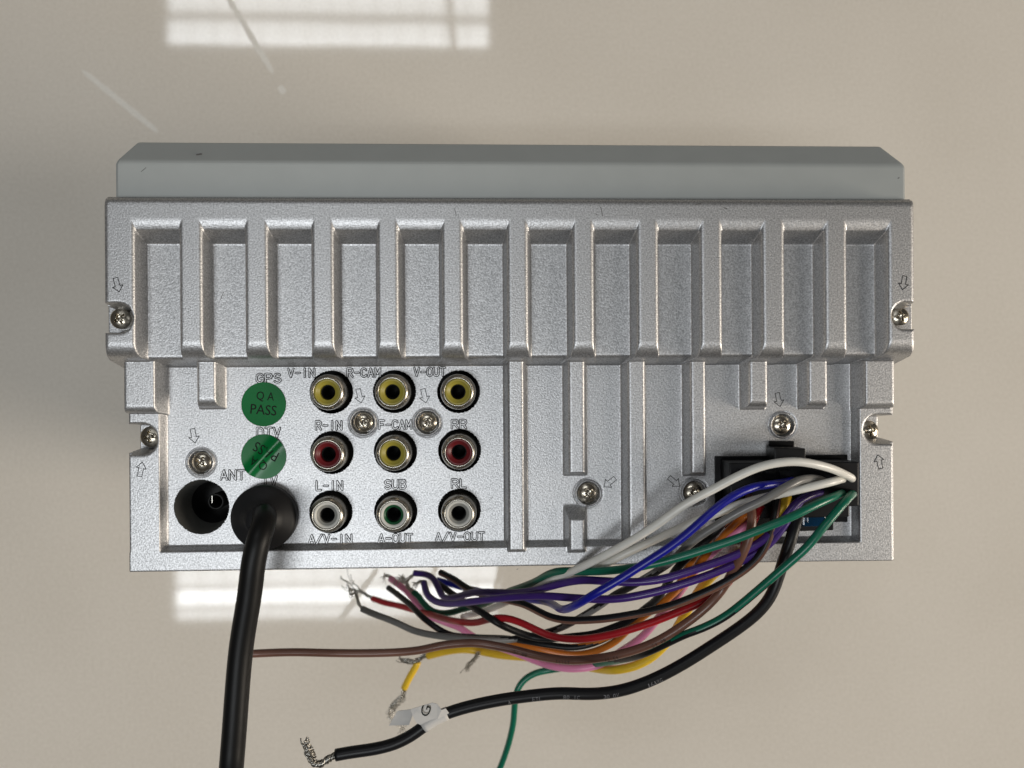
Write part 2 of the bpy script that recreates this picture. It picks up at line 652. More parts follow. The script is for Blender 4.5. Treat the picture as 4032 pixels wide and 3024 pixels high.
def notch(cx, cy, r, z, pad, sgn):
    """open-ended slot cut in from the side for a screw"""
    global Z
    c = at(cx, cy, z)
    rr = r * (CAM_Z - z) / F
    ex = np.maximum((GX - c.x) * sgn, 0)
    d = np.sqrt(ex ** 2 + (GY - c.y) ** 2) - rr
    cut = np.maximum(z - prof(-d, 0.7, 14), pad)
    Z = np.minimum(Z, np.where(d < 0.9, cut, 1e3))


notch(462, 1252, 57, HEAT, ZMIN, 1)
notch(3566, 1243, 53, HEAT, ZMIN, -1)
notch(556, 1730, 59, LIP, ZMIN, 1)
notch(3458, 1690, 57, LIP, ZMIN, -1)

SCREWS = [(792, 1820, 1), (1430, 1663, 0.4), (1683, 1663, 0.75), (2316, 1941, 0.55), (2733, 1938, 0.2), (3080, 1674, 0.9)]
for sx, sy, _ in SCREWS:
    c = at(sx, sy, FLOOR)
    r = np.sqrt((GX - c.x) ** 2 + (GY - c.y) ** 2)
    ring = 0.45 * np.clip(1 - ((np.abs(r - 2.82) - 0.18) / 0.22), 0, 1)
    Z = np.where(r < 2.6, FLOOR - 1.0 + 0 * Z, Z + ring)
    moat = 0.3 * np.exp(-((r - 3.25) / 0.16) ** 2)
    Z = Z - moat

JACKS = [(1287, 1545, 'y'), (1543, 1543, 'y'), (1803, 1543, 'y'), (1289, 1790, 'r'), (1547, 1786, 'y'), (1807, 1781, 'r'),
         (1285, 2031, 'w'), (1548, 2029, 'g'), (1806, 2024, 'w')]
JTOP = FLOOR + 5.2
HOLES = []
for jx, jy, _ in JACKS:
    c = at(jx, jy, JTOP)
    HOLES.append((c.x, c.y, 5.0))
ANT = at(794, 1996, FLOOR)
HOLES.append((ANT.x, ANT.y, 6.3))

Z = np.maximum(Z, ZMIN)
ny, nx = Z.shape
PX, PY = GX.copy(), GY.copy()
keep_v = np.ones(Z.shape, bool)
kill = np.zeros((ny - 1, nx - 1), bool)
cxm = (GX[:-1, :-1] + GX[1:, 1:]) / 2
cym = (GY[:-1, :-1] + GY[1:, 1:]) / 2
for hx, hy, hr in HOLES:
    r = np.sqrt((GX - hx) ** 2 + (GY - hy) ** 2)
    near = np.abs(r - hr) < 0.72 * H
    PX = np.where(near, hx + (GX - hx) / np.maximum(r, 1e-6) * hr, PX)
    PY = np.where(near, hy + (GY - hy) / np.maximum(r, 1e-6) * hr, PY)
    kill |= np.sqrt((cxm - hx) ** 2 + (cym - hy) ** 2) < hr - 0.25 * H
zc = np.maximum(np.maximum(Z[:-1, :-1], Z[1:, 1:]), np.maximum(Z[1:, :-1], Z[:-1, 1:]))
kill |= zc < ZMIN + 0.05
# smooth normals of the whole casting, shared by all its pieces so that no seams show
dzy, dzx = np.gradient(Z, H, H)
NR = np.stack([-dzx, -dzy, np.ones_like(Z)], -1)
NR /= np.linalg.norm(NR, axis=-1, keepdims=True)
idx = np.arange(ny * nx).reshape(ny, nx)
quads = np.stack([idx[:-1, :-1], idx[:-1, 1:], idx[1:, 1:], idx[1:, :-1]], -1)
flab = lab[:-1, :-1]
pos = np.stack([PX, PY, Z], -1).reshape(-1, 3) * MM
nrm = NR.reshape(-1, 3)


def grid_part(name, sel, label=None):
    q = quads[sel]
    used, inv = np.unique(q, return_inverse=True)
    inv = inv.reshape(-1, 4)
    me = bpy.data.meshes.new(name)
    me.vertices.add(len(used))
    me.vertices.foreach_set('co', pos[used].astype(np.float32).ravel())
    me.loops.add(inv.size)
    me.loops.foreach_set('vertex_index', inv.astype(np.int32).ravel())
    me.polygons.add(len(inv))
    me.polygons.foreach_set('loop_start', np.arange(0, inv.size, 4, dtype=np.int32))
    me.polygons.foreach_set('use_smooth', np.ones(len(inv), bool))
    me.materials.append(CAST)
    me.update(calc_edges=True)
    me.normals_split_custom_set_from_vertices(nrm[used].tolist())
    return link(name, me, stereo, label)


for ti, tg in enumerate(tags):
    sel = (flab == ti) & ~kill
    nm = 'rear_cover' if tg == 'cover' else ('cooling_fin' if tg.startswith('fin') else 'stiffening_rib')
    if sel.any():
        grid_part(nm, sel)

# sheet-metal body below and behind the casting
LEDGE = 144.0
xl, xr = at(452, 640, LEDGE).x, at(3567, 640, LEDGE).x
yb_ = at(1000, 800, LEDGE).y - 3
y1 = at(2000, 642, LEDGE).y
yt = at(2000, 566, LEDGE - 4.2).y
xtl, xtr = at(540, 566, LEDGE - 4.2).x, at(3468, 570, LEDGE - 4.2).x
y_in = at(2000, 2231, LIP).y + 1.2
v = [(xl, yb_, LEDGE), (xr, yb_, LEDGE), (xr, y1, LEDGE), (xl, y1, LEDGE), (xtl, yt, LEDGE - 4.2), (xtr, yt, LEDGE - 4.2)]
v += [(xl, yb_, 0.3), (xr, yb_, 0.3), (xr, y1, 0.3), (xl, y1, 0.3), (xtl, yt, 0.3), (xtr, yt, 0.3)]
f = [(0, 1, 2, 3), (3, 2, 5, 4), (3, 4, 10, 9), (2, 8, 11, 5), (4, 5, 11, 10), (0, 3, 9, 6), (1, 7, 8, 2), (0, 6, 7, 1), (6, 9, 10, 11, 8, 7)]
me = mesh('top_cover', v, f, SHEET, smooth=False)
bm = bmesh.new(); bm.from_mesh(me); bmesh.ops.recalc_face_normals(bm, faces=bm.faces); bm.to_mesh(me); bm.free()
bevel_mesh(me, 0.7, 3, 20)
link('top_cover', me, stereo, 'grey sheet metal top with cut-off corners')
bx0, bx1 = at(507, 2000, LIP).x + 1.5, at(3516, 2000, LIP).x - 1.5
me = prism('chassis', [(bx0, y_in), (bx1, y_in), (bx1, yb_ - 0.6), (bx0, yb_ - 0.6)], 0.3, 124, SHEET, 0.5)
link('chassis', me, stereo)
for (a, b, c, d, z) in [(426, 1200, 540, 1312, 140.0), (3480, 1195, 3592, 1303, 140.0), (551, 1670, 680, 1772, 132.0), (3380, 1637, 3457, 1745, 132.0)]:
    me = prism('mounting_tab', rect(a, b, c, d, z), 122.5, z, CAST, 0.3)
    link('mounting_tab', me, stereo)
# dark block that carries the sockets, seen through the holes
me = prism('socket_block', rect(1175, 1440, 1900, 2130, 128), 124.5, 128, HOLE, 0.4)
link('socket_block', me, stereo)

# aerial socket: a deep dark tube
me = lathe('aerial_socket', [(6.25, FLOOR - 0.15), (5.6, FLOOR - 3.0), (5.0, FLOOR - 7.4), (4.7, 125.0), (2.0, 124.8), (0.01, 124.8)], ANT, [SOCKT, HOLE], fm=[0, 0, 1, 1, 1])
o = link('aerial_socket', me, stereo)
cc = at(850, 1975, 133)
me = lathe('contact_ring', [(1.9, 125), (1.9, 133), (1.6, 133.2), (1.5, 133), (1.5, 125)], cc, HOLE, 24)
link('contact_ring', me, o)
me = prism('contact_pin', [(cc.x - 0.75, cc.y - 0.2), (cc.x - 0.6, cc.y - 0.2), (cc.x - 0.6, cc.y + 1.5), (cc.x - 0.75, cc.y + 1.5)], 125, 133.6, TINNED)
link('contact_pin', me, o)

# ---- cinch (phono) sockets
IM = {'y': (YEL_I, YEL_I), 'r': (RED_I, RED_I), 'w': (WHT_I, GRY_I), 'g': (WHT_I, GRN_I)}
CN = {'y': 'yellow', 'r': 'red', 'w': 'white', 'g': 'green centred'}
for jx, jy, kcol in JACKS:
    c = at(jx, jy, JTOP)
    z = JTOP
    me = lathe('phono_socket', [(4.05, 128.1), (4.05, z - 1.7), (3.98, z - 1.15), (3.82, z - 0.7), (3.6, z - 0.36), (3.38, z - 0.12), (3.2, z - 0.01), (3.08, z),
                                (3.0, z - 0.1), (2.98, z - 1.4)], c, [JACKM])
    o = link('phono_socket', me, stereo, CN[kcol] + ' phono socket')
    A, B = IM[kcol]
    i2 = 2.42 if kcol != 'g' else 2.35
    me = lathe('insulator', [(3.0, z - 0.5), (2.93, z - 0.32), (2.55, z - 0.30), (i2, z - 0.5), (i2 - 0.08, z - 0.62), (1.82, z - 0.66), (1.72, z - 0.85), (1.72, z - 9)],
               c, [A, B, HOLE], fm=[0, 0, 0, 0, 1, 1, 1])
    link('insulator', me, o)
    me = lathe('contact_sleeve', [(1.71, z - 2.2), (1.62, z - 1.9), (1.5, z - 2.2), (1.45, z - 8), (0.01, z - 8.2)], c, HOLE, 24)
    link('contact_sleeve', me, o)


# ---- screws
def screw_mesh():
    R, NRING, NS = 2.32, 22, 72
    V, Fc = [], []
    for i in range(NRING + 1):
        r = R * i / NRING
        for k in range(NS):
            a = 2 * PI * k / NS
            x, y = r * math.cos(a), r * math.sin(a)
            q = r / R
            z = 1.25 * math.sqrt(max(1 - (q * 0.93) ** 2, 0)) - 0.15
            # cross recess
            best_ = 0.0
            for (u, w_) in ((x, y), (y, x)):
                arm = 1.32
                wd = 0.42 - 0.08 * abs(u) / arm
                e = min((wd - abs(w_)) / 0.12, (arm - abs(u)) / 0.16, 1.0)
                best_ = max(best_, max(e, 0.0))
            z -= best_ * (0.75 + 0.3 * max(0, 1 - r / 0.7))
            V.append((x, y, z))
    for i in range(NRING):
        for k in range(NS):
            k2 = (k + 1) % NS
            Fc.append((i * NS + k, i * NS + k2, (i + 1) * NS + k2, (i + 1) * NS + k))
    b0 = len(V)
    for k in range(NS):
        a = 2 * PI * k / NS
        V.append((R * math.cos(a), R * math.sin(a), -1.2))
    for k in range(NS):
        k2 = (k + 1) % NS
        Fc.append((NRING * NS + k, NRING * NS + k2, b0 + k2, b0 + k))
    me = mesh('screw', V, Fc, NICKEL)
    bm = bmesh.new(); bm.from_mesh(me)
    bmesh.ops.remove_doubles(bm, verts=bm.verts, dist=1e-6)
    bmesh.ops.recalc_face_normals(bm, faces=bm.faces)
    bm.to_mesh(me); bm.free()
    me.set_sharp_from_angle(angle=math.radians(38))
    return me


SM = screw_mesh()
for i, (sx, sy, rot, z, sc, tip) in enumerate([(471, 1254, 0.6, 141.3, 1.0, 0.05), (3548, 1245, 0.3, 141.3, 0.92, -0.05), (590, 1720, 0.1, 133.2, 1.05, 0),
                                               (3424, 1696, 0.2, 133.2, 1.05, 0)] +
                                              [(a, b, r, FLOOR - 0.35, 1.0, 0) for a, b, r in SCREWS]):
    p = at(sx, sy, z + 0.8)
    o = link('screw', SM, None)
    o.location = Vector((p.x, p.y, z)) * MM
    o.rotation_euler = (tip, tip * 0.6, rot)
    o.scale = (sc, sc, sc)
    bpy.context.view_layer.update()
    o.parent = stereo
    o.matrix_parent_inverse = stereo.matrix_world.inverted()

# ---- raised lettering and arrows: near-black flat strokes paint groove shade round letters and along arrow outlines
def arc(cx, cy, rx, ry, a0, a1, n=8):
    return [(cx + rx * math.cos(math.radians(a0 + (a1 - a0) * i / n)), cy + ry * math.sin(math.radians(a0 + (a1 - a0) * i / n))) for i in range(n + 1)]


GLYPH = {
    'A': [[(0, 0), (.5, 1), (1, 0)], [(.19, .36), (.81, .36)]],
    'B': [[(0, 0), (0, 1), (.6, 1)] + arc(.6, .76, .36, .24, 90, -90) + [(0, .52)], [(.6, .52)] + arc(.62, .26, .38, .26, 90, -90) + [(0, 0)]],
    'C': [arc(.5, .68, .5, .32, 20, 180) + arc(.5, .32, .5, .32, 180, 340)],
    'D': [[(0, 0), (0, 1), (.45, 1)] + arc(.45, .6, .55, .4, 90, 0) + arc(.45, .4, .55, .4, 0, -90) + [(0, 0)]],
    'F': [[(0, 0), (0, 1), (1, 1)], [(0, .52), (.8, .52)]],
    'G': [arc(.5, .68, .5, .32, 25, 180) + arc(.5, .32, .5, .32, 180, 360) + [(1, .48), (.55, .48)]],
    'I': [[(.5, 0), (.5, 1)]],
    'L': [[(0, 1), (0, 0), (.9, 0)]],
    'M': [[(0, 0), (0, 1), (.5, .3), (1, 1), (1, 0)]],
    'N': [[(0, 0), (0, 1), (1, 0), (1, 1)]],
    'O': [arc(.5, .68, .5, .32, 0, 180) + arc(.5, .32, .5, .32, 180, 360) + [(1, .68)]],
    'P': [[(0, 0), (0, 1), (.6, 1)] + arc(.6, .74, .4, .26, 90, -90) + [(0, .48)]],
    'R': [[(0, 0), (0, 1), (.6, 1)] + arc(.6, .74, .4, .26, 90, -90) + [(0, .48)], [(.5, .48), (1, 0)]],
    'S': [arc(.5, .75, .46, .25, 25, 270) + arc(.5, .25, .5, .25, 90, -155)],
    'T': [[(0, 1), (1, 1)], [(.5, 1), (.5, 0)]],
    'U': [[(0, 1), (0, .32)] + arc(.5, .32, .5, .32, 180, 360) + [(1, 1)]],
    'V': [[(0, 1), (.5, 0), (1, 1)]],
    '-': [[(.1, .48), (.9, .48)]],
    '/': [[(.05, -.05), (.95, 1.05)]],
}


def ribbon(V, Fc, pts, hw, z0, z1):
    """flat-topped stroke with round joints, walls from z0 to z1"""
    for i in range(len(pts) - 1):
        p, q = Vector(pts[i]), Vector(pts[i + 1])
        d = q - p
        if d.length < 1e-6:
            continue
        a = math.atan2(d.y, d.x)
        ring = [(q.x + hw * math.cos(a + math.radians(t)), q.y + hw * math.sin(a + math.radians(t))) for t in range(-90, 91, 45)]
        ring += [(p.x + hw * math.cos(a + math.radians(t)), p.y + hw * math.sin(a + math.radians(t))) for t in range(90, 271, 45)]
        b, n = len(V), len(ring)
        dz = 0.0004 * (len(V) % 97)          # keeps crossing strokes from lying in one plane
        V += [(x, y, z0) for x, y in ring] + [(x, y, z1 + dz) for x, y in ring]
        Fc.append(tuple(b + n + k for k in range(n)))
        Fc += [(b + k, b + (k + 1) % n, b + n + (k + 1) % n, b + n + k) for k in range(n)]


def engraved(body, x0, x1, y0, y1, z, name, label):
    n = len(body)
    adv = (x1 - x0) / (n - 0.28)
    gw = adv * 0.72
    V, Fc = [], []
    V2, F2 = [], []
    for j, ch in enumerate(body):
        for st in GLYPH[ch]:
            P = [(x0 + j * adv + u * gw, y0 + w_ * (y1 - y0)) for u, w_ in st]
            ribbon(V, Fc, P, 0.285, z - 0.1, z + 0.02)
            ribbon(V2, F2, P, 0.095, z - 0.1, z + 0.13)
    o = link(name, mesh(name, V + V2, Fc + [tuple(i + len(V) for i in f) for f in F2], [GROOVE_SHADE, CAST], smooth=False,
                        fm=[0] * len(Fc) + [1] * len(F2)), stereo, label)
    return o


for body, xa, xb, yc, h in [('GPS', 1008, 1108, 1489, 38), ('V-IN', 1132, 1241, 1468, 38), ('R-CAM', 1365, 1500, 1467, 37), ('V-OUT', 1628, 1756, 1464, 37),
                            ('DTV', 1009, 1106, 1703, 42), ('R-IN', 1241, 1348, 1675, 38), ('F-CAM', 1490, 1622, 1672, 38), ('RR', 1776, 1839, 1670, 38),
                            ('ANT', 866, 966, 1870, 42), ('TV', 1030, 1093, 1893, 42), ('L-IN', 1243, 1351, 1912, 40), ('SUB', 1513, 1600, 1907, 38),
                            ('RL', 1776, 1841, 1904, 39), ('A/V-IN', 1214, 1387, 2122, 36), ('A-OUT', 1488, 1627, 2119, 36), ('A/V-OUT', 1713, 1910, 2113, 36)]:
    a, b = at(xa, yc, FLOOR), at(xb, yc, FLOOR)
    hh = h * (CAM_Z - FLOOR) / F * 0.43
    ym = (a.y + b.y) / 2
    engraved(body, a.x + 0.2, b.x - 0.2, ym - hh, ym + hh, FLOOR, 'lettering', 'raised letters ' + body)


def arrow(px, py, ang, z, L=56):
    c = at(px, py, z)
    s = L * (CAM_Z - z) / F
    pts = [(-.5, -.16), (.08, -.16), (.08, -.36), (.5, 0), (.08, .36), (.08, .16), (-.5, .16)]
    a = math.radians(ang)
    P = [Vector((c.x + s * (u * math.cos(a) - w_ * math.sin(a)), c.y + s * (u * math.sin(a) + w_ * math.cos(a)), z)) for u, w_ in pts]
    V, Fc = [], []
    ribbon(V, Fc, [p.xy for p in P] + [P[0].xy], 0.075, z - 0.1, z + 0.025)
    link('arrow_mark', mesh('arrow_mark', V, Fc, GROOVE_SHADE, smooth=False), stereo)


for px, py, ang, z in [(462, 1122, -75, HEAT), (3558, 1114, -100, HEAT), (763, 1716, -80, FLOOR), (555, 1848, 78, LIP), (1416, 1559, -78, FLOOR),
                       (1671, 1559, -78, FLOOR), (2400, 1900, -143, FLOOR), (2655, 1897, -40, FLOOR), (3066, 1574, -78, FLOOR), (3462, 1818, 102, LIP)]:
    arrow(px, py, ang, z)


# ---- wear: small nicks and scratches in the paint
NICK = mat('bare_scratch', (0.10, 0.095, 0.09), 0.5, 0.3)


def nick(x0, y0, x1, y1, z, w_=0.07):
    a, b = at(x0, y0, z), at(x1, y1, z)
    V, Fc = [], []
    ribbon(V, Fc, [a.xy, ((a + b) / 2).xy + Vector((0.03, 0.02)), b.xy], w_, z - 0.05, z + 0.02)
    link('scratch', mesh('scratch', V, Fc, NICK, smooth=False), stereo)


for q in [(775, 609, 792, 606, LEDGE - 1.2, .16), (1130, 1892, 1150, 1884, FLOOR, .06), (706, 1923, 716, 1921, FLOOR, .05), (2365, 815, 2372, 850, HEAT, .07),
          (2345, 842, 2351, 846, HEAT, .07), (1790, 822, 1796, 850, HEAT, .06), (880, 1150, 868, 1180, HEAT, .05), (2850, 818, 2862, 822, HEAT, .09),
          (2740, 806, 2760, 801, HEAT, .06), (1940, 1960, 1925, 1968, FLOOR, .04), (1935, 2000, 1890, 2016, FLOOR, .03), (3536, 702, 3540, 700, LEDGE, .1),
          (556, 676, 575, 660, LEDGE, .05), (2108, 1758, 2112, 1764, FLOOR, .06), (2020, 1873, 2030, 1875, FLOOR, .06), (2035, 2242, 2040, 2240, LIP, .05), (852, 2170, 850, 2185, LIP, .04)]:
    nick(*q)

# ---- round green inspection stickers
def sticker(px, py, rpx, rot, crease, label):
    z = FLOOR + 0.17
    c = at(px, py, z)
    R = rpx * (CAM_Z - z) / F

    def lift(x, y):
        if not crease:
            return 0.05 * ((y - c.y) / R) ** 2
        t = ((x - c.x) * math.sin(math.radians(48)) - (y - c.y) * math.cos(math.radians(48)))
        return 0.5 * math.exp(-(t / 1.1) ** 2)
    V, Fc = [(c.x, c.y, z + lift(c.x, c.y))], []
    NRr, NS = 14, 56
    for i in range(1, NRr + 1):
        for k in range(NS):
            a = 2 * PI * k / NS
            x, y = c.x + R * i / NRr * math.cos(a), c.y + R * i / NRr * math.sin(a)
            V.append((x, y, z + lift(x, y)))
    for k in range(NS):
        Fc.append((0, 1 + k, 1 + (k + 1) % NS))
    for i in range(NRr - 1):
        for k in range(NS):
            k2 = (k + 1) % NS
            b = 1 + i * NS
            Fc.append((b + k, b + NS + k, b + NS + k2, b + k2))
    o = link('inspection_sticker', mesh('inspection_sticker', V, Fc, STICK), stereo, label)
    sol = [tuple(x) for x in V]
    a = math.radians(rot)

    def loc(u, w_):
        return (c.x + u * math.cos(a) - w_ * math.sin(a), c.y + u * math.sin(a) + w_ * math.cos(a), z + 0.035)
    put_text('printed_text', 'Q A', loc(0.25, 1.75), 4.0, 2.3, a, INK, o, lift=lift)
    put_text('printed_text', 'PASS', loc(0.1, -1.25), 5.9, 2.3, a, INK, o, lift=lift)


sticker(1038, 1592, 86, -5, False, 'green round sticker reading QA PASS upright')
sticker(1038, 1798, 87, 152, True, 'creased green round sticker with QA PASS upside down')

# ---- black multi-pin socket in the cover
def outline(pts, z):
    return [tuple(at(px, py, z).xy) for px, py in pts]


zs = FLOOR + 0.5
me = prism('multi_pin_socket', outline([(2815, 1797), (3029, 1795), (3029, 1737), (3128, 1737), (3128, 1793), (3338, 1791), (3338, 2056), (3282, 2056), (3282, 2088),
                                        (2900, 2100), (2817, 2060)], zs), FLOOR - 6, zs, BLACKP, 0.15)
sk = link('multi_pin_socket', me, stereo)

# ------------------------------------------------------------------ black antenna cable with its boot
bc = at(1045, 2034, FLOOR + 1)
ant = thing('antenna_cable', 'thick black cable with a round rubber boot plugged in below the creased green sticker', 'cable', (bc.x, bc.y, FLOOR))
me = lathe('rubber_boot', [(6.9, FLOOR + 0.1), (7.35, FLOOR + 0.5), (7.4, FLOOR + 2.6), (7.25, FLOOR + 3.0), (6.6, FLOOR + 3.5), (5.0, FLOOR + 4.4), (3.8, FLOOR + 5.2),
                           (3.2, FLOOR + 6.2), (2.6, FLOOR + 7.0)], bc, RUBBER, 64, cap=True)
link('rubber_boot', me, ant)
P = [Vector((bc.x + 0.3, bc.y + 0.6, FLOOR + 4.0)), at(1043, 2030, 148.5), at(1038, 2062, 152.5), at(1022, 2115, 154.5), at(1001, 2200, 155), at(982, 2347, 154.5), at(949, 2557, 154),
     at(920, 2911, 154.5), at(911, 3024, 154.5), at(890, 3300, 150)]
V, Fc, MI = tube_data(smooth_path(spline(P, 0.6), 3), 2.52, 28)
link('cable', mesh('cable', V, Fc, CABLE), ant)

# ------------------------------------------------------------------ wiring harness
hp = at(3090, 1910, FLOOR)
har = thing('wiring_harness', 'black plug with a bundle of loose coloured wires leaving it to the left', 'wiring harness', (hp.x, hp.y, FLOOR))
zp = FLOOR + 7.5
pl = prism('plug', outline([(2873, 1822), (3150, 1820), (3382, 1819), (3382, 1992), (3345, 1994), (3345, 2035), (2880, 2045)], zp), FLOOR + 0.8, zp, BLACKP, 0.25)
plug = link('plug', pl, har)
me = prism('latch', outline([(3050, 1764), (3172, 1766), (3172, 1830), (3050, 1830)], zp - 1.5), FLOOR + 0.9, zp - 1.5, BLACKP, 0.2)
link('latch', me, plug)
for (a, b) in [(2905, 1850), (2960, 1850), (3015, 1852), (3070, 1852), (2905, 1990), (2960, 1990), (3015, 1990)]:
    me = prism('terminal_tower', rect(a, b, a + 40, b + 34, zp + 0.5), zp - 0.2, zp + 0.5, BLACKP, 0.1)
    link('terminal_tower', me, plug)
# blade fuse in the socket's lower row
zf = FLOOR + 6.0
fo = link('blade_fuse', prism('blade_fuse', rect(3160, 2008, 3268, 2074, zf), FLOOR + 0.7, zf, FUSE_M, 0.45), har, 'clear blue blade fuse')
link('fuse_crown', prism('fuse_crown', rect(3178, 2020, 3252, 2060, zf + 0.7), zf - 0.1, zf + 0.7, FUSE_M, 0.25), fo)
me = prism('fuse_element', rect(3185, 2030, 3225, 2048, zf - 1.0), zf - 1.6, zf - 1.0, TINNED, 0.1)
link('fuse_element', me, fo)

WIRES = {}


def wire(name, color, pts, d=1.82, stripe=None, label=None, sm=6):
    C = smooth_path(spline(px_path(pts), 0.7), sm)
    V, Fc, MI = tube_data(C, d / 2, 16, stripe)
    ms = [WM[color], WM['black']] if stripe else [WM[color]]
    o = link(name, mesh(name, V, Fc, ms, fm=MI if stripe else None), har, label)
    WIRES[name + (label or '')] = (o, C)
    return o, C


def strands(parent, C, n, r_bundle, r=0.11, twist=3.0, fray=0.0, name='bare_strands', label=None):
    """a stripped end: n fine twisted strands along C, splaying by fray at the tip"""
    V, Fc, MI = [], [], []
    m = len(C)
    for j in range(n):
        a0 = 2 * PI * j / n + random.uniform(-.3, .3)
        rb = r_bundle * random.uniform(0.55, 1.05)
        fv = Vector((random.uniform(-1, 1), random.uniform(-1, 1), random.uniform(-1, 1))) * fray
        fq = Vector((random.uniform(-1, 1), random.uniform(-1, 1), random.uniform(-1, 1))) * fray * 0.6
        L = random.uniform(0.78, 1.0)
        D = []
        for i in range(m):
            s = i / (m - 1)
            if s > L:
                break
            t = (C[min(i + 1, m - 1)] - C[max(i - 1, 0)]).normalized()
            sd = Vector((0, 0, 1)).cross(t)
            if sd.length < 0.1:
                sd = Vector((1, 0, 0)).cross(t)
            sd.normalize()
            up = t.cross(sd)
            a = a0 + twist * 2 * PI * s
            q = max(0, s - 0.35) / 0.65
            D.append(C[i] + (up * math.cos(a) + sd * math.sin(a)) * rb + fv * q * q + fq * math.sin(q * 4) * q)
        if len(D) > 2:
            tube_data(D, r, 5, None, V, Fc, MI)
    o = link(name, mesh(name, V, Fc, TINNED), parent, label)
    return o


# white pair
w1, c1 = wire('wire', 'white', [(3356, 1890, 143), (3350, 1880, 148), (3320, 1865, 152), (3276, 1846, 155), (3200, 1826, 157.5), (3124, 1817, 158.5), (3005, 1834, 158.5), (2903, 1876, 157.5), (2802, 1930, 156), (2697, 1987, 154.5),
                                (2565, 2080, 152), (2465, 2141, 149.5), (2366, 2195, 147), (2299, 2228, 144), (2225, 2262, 138), (2140, 2298, 130), (2060, 2335, 118), (1980, 2378, 105),
                                (1900, 2408, 95), (1822, 2428, 88)], label='white wire arching over the plug')
w2, c2 = wire('wire', 'white', [(3318, 1888, 144), (3312, 1886, 149), (3290, 1893, 152.0), (3242, 1905, 153.3), (3107, 1937, 153.0), (2971, 1968, 152.5), (2886, 1995, 151.8), (2802, 2030, 150.8), (2747, 2048, 150),
                                (2664, 2086, 149), (2565, 2132, 147.8), (2465, 2178, 146.6), (2399, 2212, 145.2), (2330, 2245, 141), (2230, 2280, 132), (2120, 2320, 118), (2010, 2365, 100), (1930, 2395, 90)],
              label='second white wire running under the blue wire')
# greys
g1, cg1 = wire('wire', 'grey', [(3250, 1900, 147), (3235, 1890, 149), (3191, 1884, 152), (3141, 1893, 155), (3090, 1920, 156), (3005, 1970, 155.5), (2920, 2010, 154.5), (2836, 2060, 153), (2768, 2102, 151.5),
                                (2710, 2146, 150), (2650, 2205, 147), (2576, 2256, 142), (2468, 2318, 134), (2428, 2338, 131), (2338, 2400, 125), (2203, 2474, 117), (2110, 2501, 113),
                                (2013, 2518, 112), (1900, 2519, 112), (1775, 2509, 110), (1707, 2501, 108), (1625, 2482, 105), (1571, 2456, 103), (1517, 2434, 101), (1463, 2414, 99),
                                (1427, 2398, 97)], stripe=([(0, 190), (.27, 185), (.36, 20), (.44, -10), (.52, -120), (.58, -150), (.645, -20), (.69, -70), (.74, -170), (1, -185)], 72), label='long grey wire with a black stripe')
# blue
b1, cb1 = wire('wire', 'blue', [(3120, 1892, 146), (3100, 1898, 149), (3039, 1907, 152), (2971, 1917, 154.5), (2903, 1944, 156), (2836, 1988, 156.5), (2768, 2046, 156.5), (2700, 2106, 156), (2631, 2158, 155.5),
                                (2532, 2222, 154.5), (2432, 2286, 153.5), (2349, 2334, 152.5), (2290, 2370, 150), (2240, 2395, 146), (2208, 2398, 139), (2178, 2380, 130), (2145, 2368, 124), (2095, 2362, 118),
                                (2000, 2350, 108), (1900, 2330, 100), (1802, 2308, 92), (1761, 2295, 90), (1723, 2284, 88)], label='bright blue wire')
# greens
n1, cn1 = wire('wire', 'green', [(3318, 1944, 142), (3312, 1944, 148), (3285, 1955, 152.5), (3208, 1989, 155.5), (3107, 2039, 156.5), (3005, 2080, 156), (2903, 2120, 155), (2802, 2154, 154), (2697, 2187, 152.8), (2598, 2214, 151.5),
                                 (2498, 2235, 150), (2366, 2249, 146), (2270, 2249, 141), (2203, 2249, 137), (2162, 2260, 133), (2108, 2290, 127), (2053, 2312, 121), (2000, 2330, 115), (1940, 2362, 108), (1891, 2384, 103),
                                 (1829, 2396, 99), (1775, 2412, 96), (1734, 2415, 94), (1693, 2402, 92), (1666, 2374, 90), (1647, 2346, 88), (1627, 2330, 87)], label='green wire')
n2, cn2 = wire('wire', 'green', [(3360, 1945, 143), (3353, 1948, 149), (3335, 1966, 152), (3310, 1995, 153.5), (3242, 2075, 154.5), (3175, 2157, 154), (3120, 2206, 153), (3064, 2255, 152), (2998, 2312, 150.5), (2932, 2368, 149),
                                 (2849, 2431, 147), (2766, 2473, 145.5), (2698, 2498, 144), (2631, 2530, 141), (2540, 2572, 136), (2400, 2606, 118), (2280, 2622, 106), (2166, 2638, 101), (2105, 2651, 101), (2056, 2683, 101), (2034, 2724, 101),
                                 (2026, 2785, 99), (2021, 2846, 97), (2003, 2927, 94), (1975, 3009, 91), (1950, 3070, 89)], stripe=([(0, 185), (.12, 140), (.25, 95), (.34, 60), (.42, 20), (.49, -40), (.56, -120), (.63, -180), (1, -180)], 72), label='green wire with a black stripe, its end hanging off the frame')
